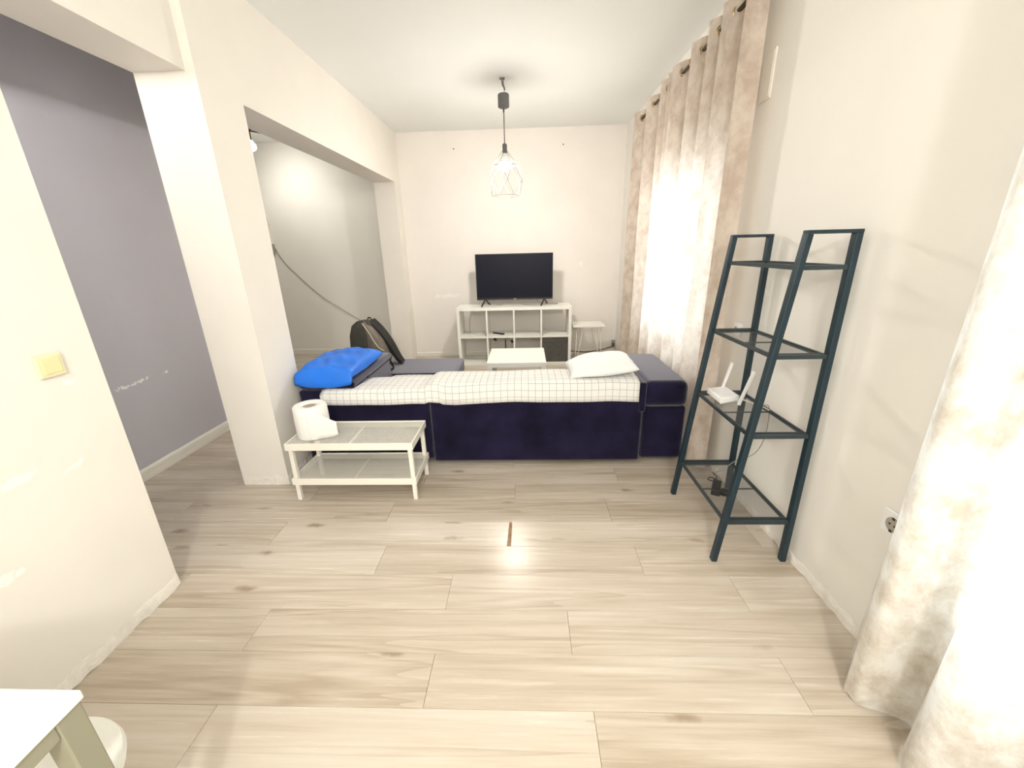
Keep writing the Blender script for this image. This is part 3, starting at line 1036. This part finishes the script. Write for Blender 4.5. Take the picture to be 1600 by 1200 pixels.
o = MB().tube(curve_pts([(0.50, 5.70, 0.06), (0.66, 5.70, 0.055), (0.85, 5.70, 0.04), (1.05, 5.70, 0.065), (1.20, 5.72, 0.10), (1.255, 5.735, 0.12)], 8), 0.008, 8).build('power_cable', M['cable_dark'], smooth=True)
tag(o, 'dark cable running along the back wall behind the side table', 'cable')
so_ = thing('wall_socket', 'dark wall socket low in the back right corner', 'socket', (1.25, 5.75, 0.15))
MB().box(1.225, 1.275, 5.742, 5.757, 0.095, 0.20).build('plate', M['grey_plastic'], so_, bevel=0.003)
MB().box(1.238, 1.262, 5.732, 5.744, 0.115, 0.16).build('plug', M['cable_dark'], so_, bevel=0.003)

# ------------------------------------------------------------------ ladder shelf against the right wall
ls = thing('ladder_shelf', 'dark teal metal ladder shelf with four mesh shelves by right wall', 'shelf', (1.07, 1.92, 0))
TM = M['teal_metal']
LZ = 1.518
YNF, YFF = 1.638, 2.205                       # near and far side frames


def front_x(z):
    return 0.906 + 0.152 * z / LZ


for yf, nm in ((YNF, 'near'), (YFF, 'far')):
    MB().bar((front_x(0), yf, 0), (front_x(LZ - 0.012), yf, LZ - 0.012), 0.030, 0.026, (1, 0, 0)).build('upright', TM, ls, bevel=0.003)
    MB().bar((1.236, yf, 0), (1.236, yf, LZ - 0.012), 0.030, 0.026, (1, 0, 0)).build('upright', TM, ls, bevel=0.003)
    MB().bar((front_x(LZ) - 0.013, yf, LZ - 0.006), (1.249, yf, LZ - 0.006), 0.030, 0.014).build('top_bar', TM, ls, bevel=0.002)
for zt in (1.392, 1.040, 0.680, 0.232):
    fx = front_x(zt) + 0.010
    h = 0.017
    y0, y1 = YNF + 0.016, YFF - 0.016
    s = MB().box(fx - 0.012, fx - 0.002, y0, y1, zt - h, zt).box(1.216, 1.226, y0, y1, zt - h, zt)
    s.box(fx - 0.002, 1.216, y0, y0 + 0.010, zt - h, zt).box(fx - 0.002, 1.216, y1 - 0.010, y1, zt - h, zt)
    s.box(fx - 0.002, 1.216, (y0 + y1) / 2 - 0.0025, (y0 + y1) / 2 + 0.0025, zt - 0.016, zt - 0.010)
    # end rails shown between the uprights of each side frame
    s.box(front_x(zt) + 0.014, 1.222, YNF - 0.010, YNF + 0.006, zt - h, zt)
    s.box(front_x(zt) + 0.014, 1.222, YFF - 0.006, YFF + 0.010, zt - h, zt)
    sf = s.build('shelf_frame', M['shelf_grey'], ls)
    wire_mesh(fx - 0.002, 1.216, y0 + 0.010, y1 - 0.010, zt - 0.008, 0.0046, 0.0046, 0.00085, 0.0003).build('mesh_panel', M['mesh_dark'], sf, fix=False)

# router with two antennas
rt_ = thing('router', 'white wireless router with two upright antennas on the ladder shelf', 'router', (1.07, 2.09, 0.68))
rb = [(1.012, 2.175), (1.010, 1.998), (1.130, 2.045), (1.130, 2.21)]
MB().hexa([(x, y, 0.6805) for x, y in rb], [(1.07 + (x - 1.07) * 0.95, 2.10 + (y - 2.10) * 0.95, 0.712) for x, y in rb]).build('body', M['white_plastic'], rt_, bevel=0.006, seg=3)
for (ax, ay, bx, by, zt) in ((1.105, 2.20, 1.118, 2.150, 0.862), (1.105, 1.996, 1.112, 1.925, 0.880)):
    MB().bar((ax, ay, 0.684), (bx, by, zt), 0.017, 0.012, (1, 0, 0)).build('antenna', M['white_plastic'], rt_, bevel=0.003)
    MB().lathe((ax, ay, 0.690), [(0.009, -0.012), (0.009, 0.012)], 10).build('hinge', M['white_plastic'], rt_)
MB().tube(curve_pts([(1.125, 2.06, 0.695), (1.16, 2.00, 0.69), (1.19, 1.96, 0.688), (1.205, 1.90, 0.685)], 6), 0.003, 6).build('lead', M['cable_white'], rt_, smooth=True)
MB().tube(curve_pts([(1.128, 2.10, 0.695), (1.17, 2.03, 0.688), (1.20, 1.97, 0.686), (1.228, 1.94, 0.68), (1.234, 1.94, 0.52), (1.22, 1.98, 0.40), (1.16, 2.03, 0.33), (1.10, 2.06, 0.25), (1.06, 2.06, 0.24)], 7), 0.0022, 6).build('lead', M['cable_grey'], rt_, smooth=True)

pa = thing('power_adapter', 'black power adapter with curled lead on the bottom ladder shelf', 'power adapter', (1.01, 1.90, 0.226))
Rp = Matrix.Rotation(radians(62), 3, 'Z')
rot_box((1.003, 1.895, 0), 0.056, 0.022, 0.226, 0.262, Rp).build('body', M['black'], pa, bevel=0.004)
rot_box((1.022, 1.862, 0), 0.02, 0.030, 0.226, 0.250, Rp).build('plug', M['black'], pa, bevel=0.004)
MB().tube(curve_pts([(1.03, 1.945, 0.232), (1.055, 1.985, 0.230), (1.03, 2.02, 0.230), (1.005, 2.00, 0.230), (1.03, 1.975, 0.234), (1.06, 2.02, 0.234), (1.055, 2.06, 0.236)], 7), 0.0028, 6).build('lead', M['black'], pa, smooth=True)


# ------------------------------------------------------------------ curtains and rods
def curtain(keys, ztop, zbot, seed, rows=26, n=7, flare=0.0):
    prof = curve_pts([(x, y, 0) for x, y in keys], n)
    xm = sum(p.x for p in prof) / len(prof)
    P = []
    for i in range(rows + 1):
        t = i / rows
        z = ztop + (zbot - ztop) * t
        row = []
        for j, p in enumerate(prof):
            a = 1.0 - 0.22 * (1 - t) ** 3
            x = xm + (p.x - xm) * a + 0.006 * sin(3.1 * z + j * 0.37 + seed) * t
            y = p.y + 0.010 * sin(2.3 * z + j * 0.21 + seed * 2) * t
            row.append((min(x, XR - 0.012), y, z + (0.004 * sin(j * 0.5) if i == rows else 0)))
        P.append(row)
    return MB().grid(P)


RX, RZ = 1.165, 2.665
rod = thing('curtain_rod', 'bronze curtain rod on the right wall above the far window', 'curtain rod', (RX, 3.5, RZ))
MB().tube([(RX, 2.38, RZ), (RX, 4.80, RZ)], 0.012, 12).build('pole', M['brown_metal'], rod, smooth=True)
for yy in (2.36, 4.82):
    MB().lathe((RX, yy, RZ), [(0.004, -0.03), (0.020, -0.015), (0.024, 0.0), (0.020, 0.015), (0.004, 0.03)], 14, axis='y').build('finial', M['brown_metal'], rod, smooth=True)
for yy in (3.69, 4.77):
    MB().bar((RX, yy, RZ - 0.016), (XR, yy, RZ - 0.016), 0.014, 0.014).build('bracket', M['brown_metal'], rod)

near_keys = [(1.13, 3.675), (1.103, 3.62), (1.155, 3.54), (1.235, 3.46), (1.19, 3.36), (1.105, 3.27), (1.15, 3.19), (1.235, 3.12), (1.18, 3.06), (1.103, 3.00), (1.15, 2.94), (1.232, 2.89),
             (1.17, 2.86), (1.103, 2.815), (1.14, 2.74), (1.225, 2.665), (1.20, 2.60), (1.105, 2.545), (1.125, 2.505), (1.20, 2.465)]
far_keys = [(1.22, 4.86), (1.12, 4.77), (1.105, 4.70), (1.17, 4.62), (1.235, 4.54), (1.17, 4.42), (1.105, 4.31), (1.15, 4.22), (1.235, 4.14), (1.17, 4.02), (1.105, 3.90), (1.16, 3.83), (1.215, 3.80), (1.12, 3.765), (1.14, 3.705)]
for keys, lab, crossings, sd in ((near_keys, 'beige crushed velvet curtain with eyelets nearer the ladder shelf', (3.54, 3.36, 3.19, 3.05, 2.94, 2.86, 2.74, 2.59), 1.0),
                                 (far_keys, 'beige crushed velvet curtain with eyelets nearest the back corner', (4.62, 4.42, 4.22, 4.02, 3.84), 2.3)):
    cu = thing('curtain', lab, 'curtain', (RX, (keys[0][1] + keys[-1][1]) / 2, 0), 'beige eyelet curtains at the far window')
    curtain(keys, 2.735, 0.03, sd).build('fabric', M['curtain'], cu, smooth=True, fix=False)
    for yy in crossings:
        MB().torus((RX, yy, RZ), 0.024, 0.005, 'y', 16, 6).build('eyelet', M['brass'], cu, smooth=True)

big = [(1.225, 1.155), (1.165, 1.10), (1.105, 1.045), (1.075, 1.005), (1.085, 0.970), (1.155, 0.945), (1.205, 0.915), (1.19, 0.875), (1.12, 0.835), (1.075, 0.775), (1.10, 0.71), (1.19, 0.65), (1.20, 0.58), (1.10, 0.50),
       (1.075, 0.42), (1.12, 0.34), (1.205, 0.27), (1.17, 0.18), (1.085, 0.09), (1.09, 0.0), (1.19, -0.09), (1.2, -0.18), (1.09, -0.28), (1.09, -0.38), (1.2, -0.48), (1.2, -0.58), (1.09, -0.68), (1.1, -0.8), (1.2, -0.9)]
cu = thing('curtain', 'beige curtain, tinted as if brightly lit, hanging to the floor in deep folds nearest the camera', 'curtain', (RX, 0.3, 0))
curtain(big, 2.735, 0.012, 4.0, rows=30, n=8).build('fabric', M['curtain_lit'], cu, smooth=True, fix=False)
for k in range(6):
    MB().torus((RX, 0.84 - 0.32 * k, RZ), 0.024, 0.005, 'y', 16, 6).build('eyelet', M['brass'], cu, smooth=True)
rod2 = thing('curtain_rod', 'bronze curtain rod on the right wall above the nearest curtain', 'curtain rod', (RX, 0.2, RZ))
MB().tube([(RX, -1.05, RZ), (RX, 1.25, RZ)], 0.012, 12).build('pole', M['brown_metal'], rod2, smooth=True)
for yy in (-0.98, 1.2):
    MB().bar((RX, yy, RZ - 0.016), (XR, yy, RZ - 0.016), 0.014, 0.014).build('bracket', M['brown_metal'], rod2)

# ------------------------------------------------------------------ pendant lamp
LX, LY = -0.178, 4.19
pl = thing('pendant_lamp', 'lit pendant lamp with geometric wire cage hanging from the ceiling', 'pendant lamp', (LX, LY, HC))
MB().bar((LX - 0.03, LY, HC - 0.004), (LX + 0.015, LY, HC - 0.004), 0.03, 0.008).build('ceiling_hook', M['lamp_grey'], pl)
MB().tube(curve_pts([(LX - 0.005, LY, HC), (LX - 0.003, LY, HC - 0.045), (LX + 0.010, LY, HC - 0.075), (LX + 0.012, LY, HC - 0.088)], 6), [0.010] * 9 + [0.007] * 9 + [0.010], 8).build('hook_stem', M['lamp_grey'], pl, smooth=True)
MB().tube([(LX + 0.012, LY, HC - 0.085), (LX + 0.004, LY, 2.775)], 0.003, 6).build('cord', M['lamp_grey'], pl)
MB().lathe((LX, LY, 2.675), [(0.038, -0.002), (0.050, 0.004), (0.050, 0.098), (0.044, 0.105), (0.012, 0.107)], 28).build('canopy', M['lamp_grey'], pl, smooth=False, bevel=0.002)
MB().tube([(LX, LY, 2.675), (LX - 0.001, LY, 2.64)], 0.008, 8).build('cord_grip', M['lamp_grey'], pl)
MB().tube([(LX, LY, 2.65), (LX, LY, 2.38)], 0.0045, 8).build('cord', M['lamp_grey'], pl, smooth=True)
MB().lathe((LX, LY, 2.315), [(0.021, 0), (0.021, 0.07), (0.014, 0.078)], 20).build('socket', M['lamp_grey'], pl, smooth=False)
bz = 2.222
dome = [(0.055 * sin(radians(t)), -0.055 * cos(radians(t))) for t in (10, 25, 40, 55, 70, 85, 97, 105)]
MB().lathe((LX, LY, bz), dome, 24).build('bulb', M['bulb'], pl, smooth=True)
MB().lathe((LX, LY, bz), [(0.0535, 0.0145), (0.050, 0.030), (0.036, 0.062), (0.022, 0.085), (0.016, 0.095)], 24).build('bulb_light_shield', M['white_plastic'], pl, smooth=True)  # opaque upper half, added to keep the bulb's light off the ceiling
rings = [(6, 0.022, 2.335, 0), (6, 0.118, 2.215, 0), (6, 0.172, 2.083, 30), (6, 0.130, 1.956, 0)]
PT = []
for n, r, z, a0 in rings:
    PT.append([Vector((LX + r * cos(radians(a0 + 8 + 360 * k / n)), LY + r * sin(radians(a0 + 8 + 360 * k / n)), z)) for k in range(n)])
cg = MB()
wr_ = 0.0018
for k in range(6):
    j = (k + 1) % 6
    cg.tube([PT[0][k], PT[1][k]], wr_, 5)
    cg.tube([PT[1][k], PT[1][j]], wr_, 5)
    cg.tube([PT[1][k], PT[2][k]], wr_, 5)
    cg.tube([PT[1][j], PT[2][k]], wr_, 5)
    cg.tube([PT[2][k], PT[3][k]], wr_, 5)
    cg.tube([PT[2][k], PT[3][j]], wr_, 5)
    cg.tube([PT[3][k], PT[3][j]], wr_, 5)
    cg.tube([PT[0][k], PT[0][j]], wr_, 5)
cg.build('wire_cage', M['cage'], pl)

# ------------------------------------------------------------------ ceiling lamp of the room beyond the opening
RLX, RLY = -3.165, 5.2
rl = thing('ceiling_lamp', 'dark ceiling lamp with bare bulb seen through the left opening', 'ceiling lamp', (RLX, RLY, HC))
MB().lathe((RLX, RLY, HC - 0.06), [(0.05, 0.06), (0.047, 0.015), (0.03, 0.0)], 20).build('rosette', M['brown_metal'], rl, smooth=True)
for k in range(3):
    a = radians(15 - 120 * k)
    MB().bar((RLX, RLY, HC - 0.062), (RLX + 0.16 * cos(a), RLY + 0.16 * sin(a), HC - 0.085), 0.035, 0.014).build('arm', M['brown_metal'], rl, bevel=0.003)
MB().tube([(RLX + 0.012, RLY, HC - 0.06), (RLX + 0.012, RLY, HC - 0.17)], 0.014, 10).build('stem', M['brown_metal'], rl)
MB().lathe((RLX + 0.01, RLY, 2.675), [(0.05 * sin(pi * k / 10), -0.05 * cos(pi * k / 10)) for k in range(1, 9)] + [(0.018, 0.06)], 20).build('bulb', M['bulb_back'], rl, smooth=True)

# conduit, junction box and hanging cable on the far wall of that room
jb = thing('junction_box', 'small grey junction box with white conduit and cable beyond the opening', 'junction box', (-3.62, 5.99, 1.55))
MB().box(-3.655, -3.595, 5.965, 5.9985, 1.485, 1.625).build('box', M['grey_plastic'], jb, bevel=0.003)
MB().box(-3.64, -3.61, 5.985, 5.9985, 1.625, 1.93).build('conduit', M['trim'], jb, bevel=0.002)
MB().tube(curve_pts([(-3.70, 5.985, 2.09), (-3.64, 5.985, 2.02), (-3.605, 5.985, 1.95), (-3.60, 5.985, 1.88)], 6), 0.008, 8).build('conduit', M['trim'], jb, smooth=True)
MB().tube(curve_pts([(-3.60, 5.98, 1.61), (-3.56, 5.985, 1.50), (-3.49, 5.985, 1.37), (-3.34, 5.985, 1.19), (-3.06, 5.985, 0.905), (-2.80, 5.985, 0.71), (-2.534, 5.985, 0.534), (-2.40, 5.985, 0.42)], 8), 0.0045, 8).build('cable', M['cable_grey'], jb, smooth=True)

# ------------------------------------------------------------------ small fittings on the walls
sw = thing('light_switch', 'ivory square light switch on the near left wall', 'light switch', (XA, 1.297, 1.13))
MB().box(XA + 0.0005, XA + 0.012, 1.257, 1.340, 1.093, 1.172).build('plate', M['ivory'], sw, bevel=0.004, seg=3)
MB().box(XA + 0.012, XA + 0.016, 1.270, 1.327, 1.106, 1.159).build('rocker', M['ivory_in'], sw, bevel=0.002)
ou = thing('wall_outlet', 'round grey power outlet on right wall below the ladder shadow', 'outlet', (XR, 1.216, 0.535))
MB().box(XR - 0.010, XR - 0.0005, 1.172, 1.262, 0.488, 0.578).build('plate', M['white_plastic'], ou, bevel=0.004, seg=3)
MB().lathe((XR - 0.0125, 1.216, 0.533), [(0.027, 0.0), (0.027, 0.003), (0.021, 0.003)], 24, axis='x').build('well', M['grey_plastic'], ou)
for dy in (-0.010, 0.010):
    MB().lathe((XR - 0.0135, 1.216 + dy, 0.533), [(0.004, 0), (0.004, 0.001)], 10, axis='x').build('contact', M['black'], ou)
for dz in (-0.024, 0.024):
    MB().box(XR - 0.015, XR - 0.012, 1.211, 1.221, 0.533 + dz - 0.004, 0.533 + dz + 0.004).build('earth_clip', M['brown_metal'], ou)
cv = thing('cover_plate', 'white blank cover box high on the right wall beside the curtain', 'cover plate', (XR, 2.54, 2.28))
MB().box(XR - 0.010, XR - 0.0005, 2.490, 2.60, 2.19, 2.41).build('box', M['trim'], cv, bevel=0.002)
MB().box(XR - 0.013, XR - 0.010, 2.498, 2.592, 2.198, 2.402).build('lid', M['trim'], cv, bevel=0.001)
ws = thing('wall_socket', 'white wall socket behind the ladder shelf near the curtain edge', 'socket', (XR, 2.43, 0.99))
MB().box(XR - 0.028, XR - 0.0005, 2.40, 2.46, 0.955, 1.025).build('plate', M['white_plastic'], ws, bevel=0.003)
MB().lathe((XR - 0.0290, 2.43, 0.99), [(0.018, 0), (0.018, 0.001)], 16, axis='x').build('well', M['grey_plastic'], ws)
for nx, nz in ((-0.891, 2.694), (0.49, 2.701)):
    o = MB().lathe((nx, YB - 0.001, nz), [(0.004, 0.0), (0.004, -0.012), (0.008, -0.013), (0.008, -0.016)], 8, axis='y').build('nail', M['brown_metal'])
    tag(o, 'tiny dark nail high on the back wall, ' + ('left of the pendant lamp' if nx < 0 else 'right of the pendant lamp'), 'nail', 'nails in the back wall')

# ------------------------------------------------------------------ white table and stool at the camera
tb = thing('table', 'white table with grey steel frame at the near left corner', 'table', (-1.22, 0.1, 0))
TBX, TBY = -0.815, 0.490
MB().box(-1.62, TBX, -0.60, TBY, 0.722, 0.742).build('tabletop', M['white_gloss'], tb, bevel=0.003)
MB().box(TBX - 0.035, TBX - 0.006, -0.56, TBY - 0.046, 0.686, 0.7215).box(-1.556, TBX - 0.049, TBY - 0.035, TBY - 0.012, 0.686, 0.7215).build('apron', M['table_frame'], tb, bevel=0.002)
for lx in (TBX - 0.047, -1.60):
    for ly in (TBY - 0.046, -0.58):
        MB().box(lx, lx + 0.042, ly, ly + 0.042, 0, 0.7212).build('leg', M['table_frame'], tb, bevel=0.003)
sl = thing('stool', 'round white stool pushed under the near white table', 'stool', (-1.04, 0.46, 0))
MB().lathe((-1.038, 0.455, 0.42), [(0.150, 0.0), (0.168, 0.004), (0.172, 0.018), (0.168, 0.030), (0.150, 0.034)], 48).build('seat', M['white_gloss'], sl, smooth=False)
for k in range(4):
    a = radians(45 + 90 * k)
    MB().tube([(-1.038 + 0.10 * cos(a), 0.455 + 0.10 * sin(a), 0.42), (-1.038 + 0.15 * cos(a), 0.455 + 0.15 * sin(a), 0)], 0.012, 10).build('leg', M['white_metal'], sl, smooth=True)
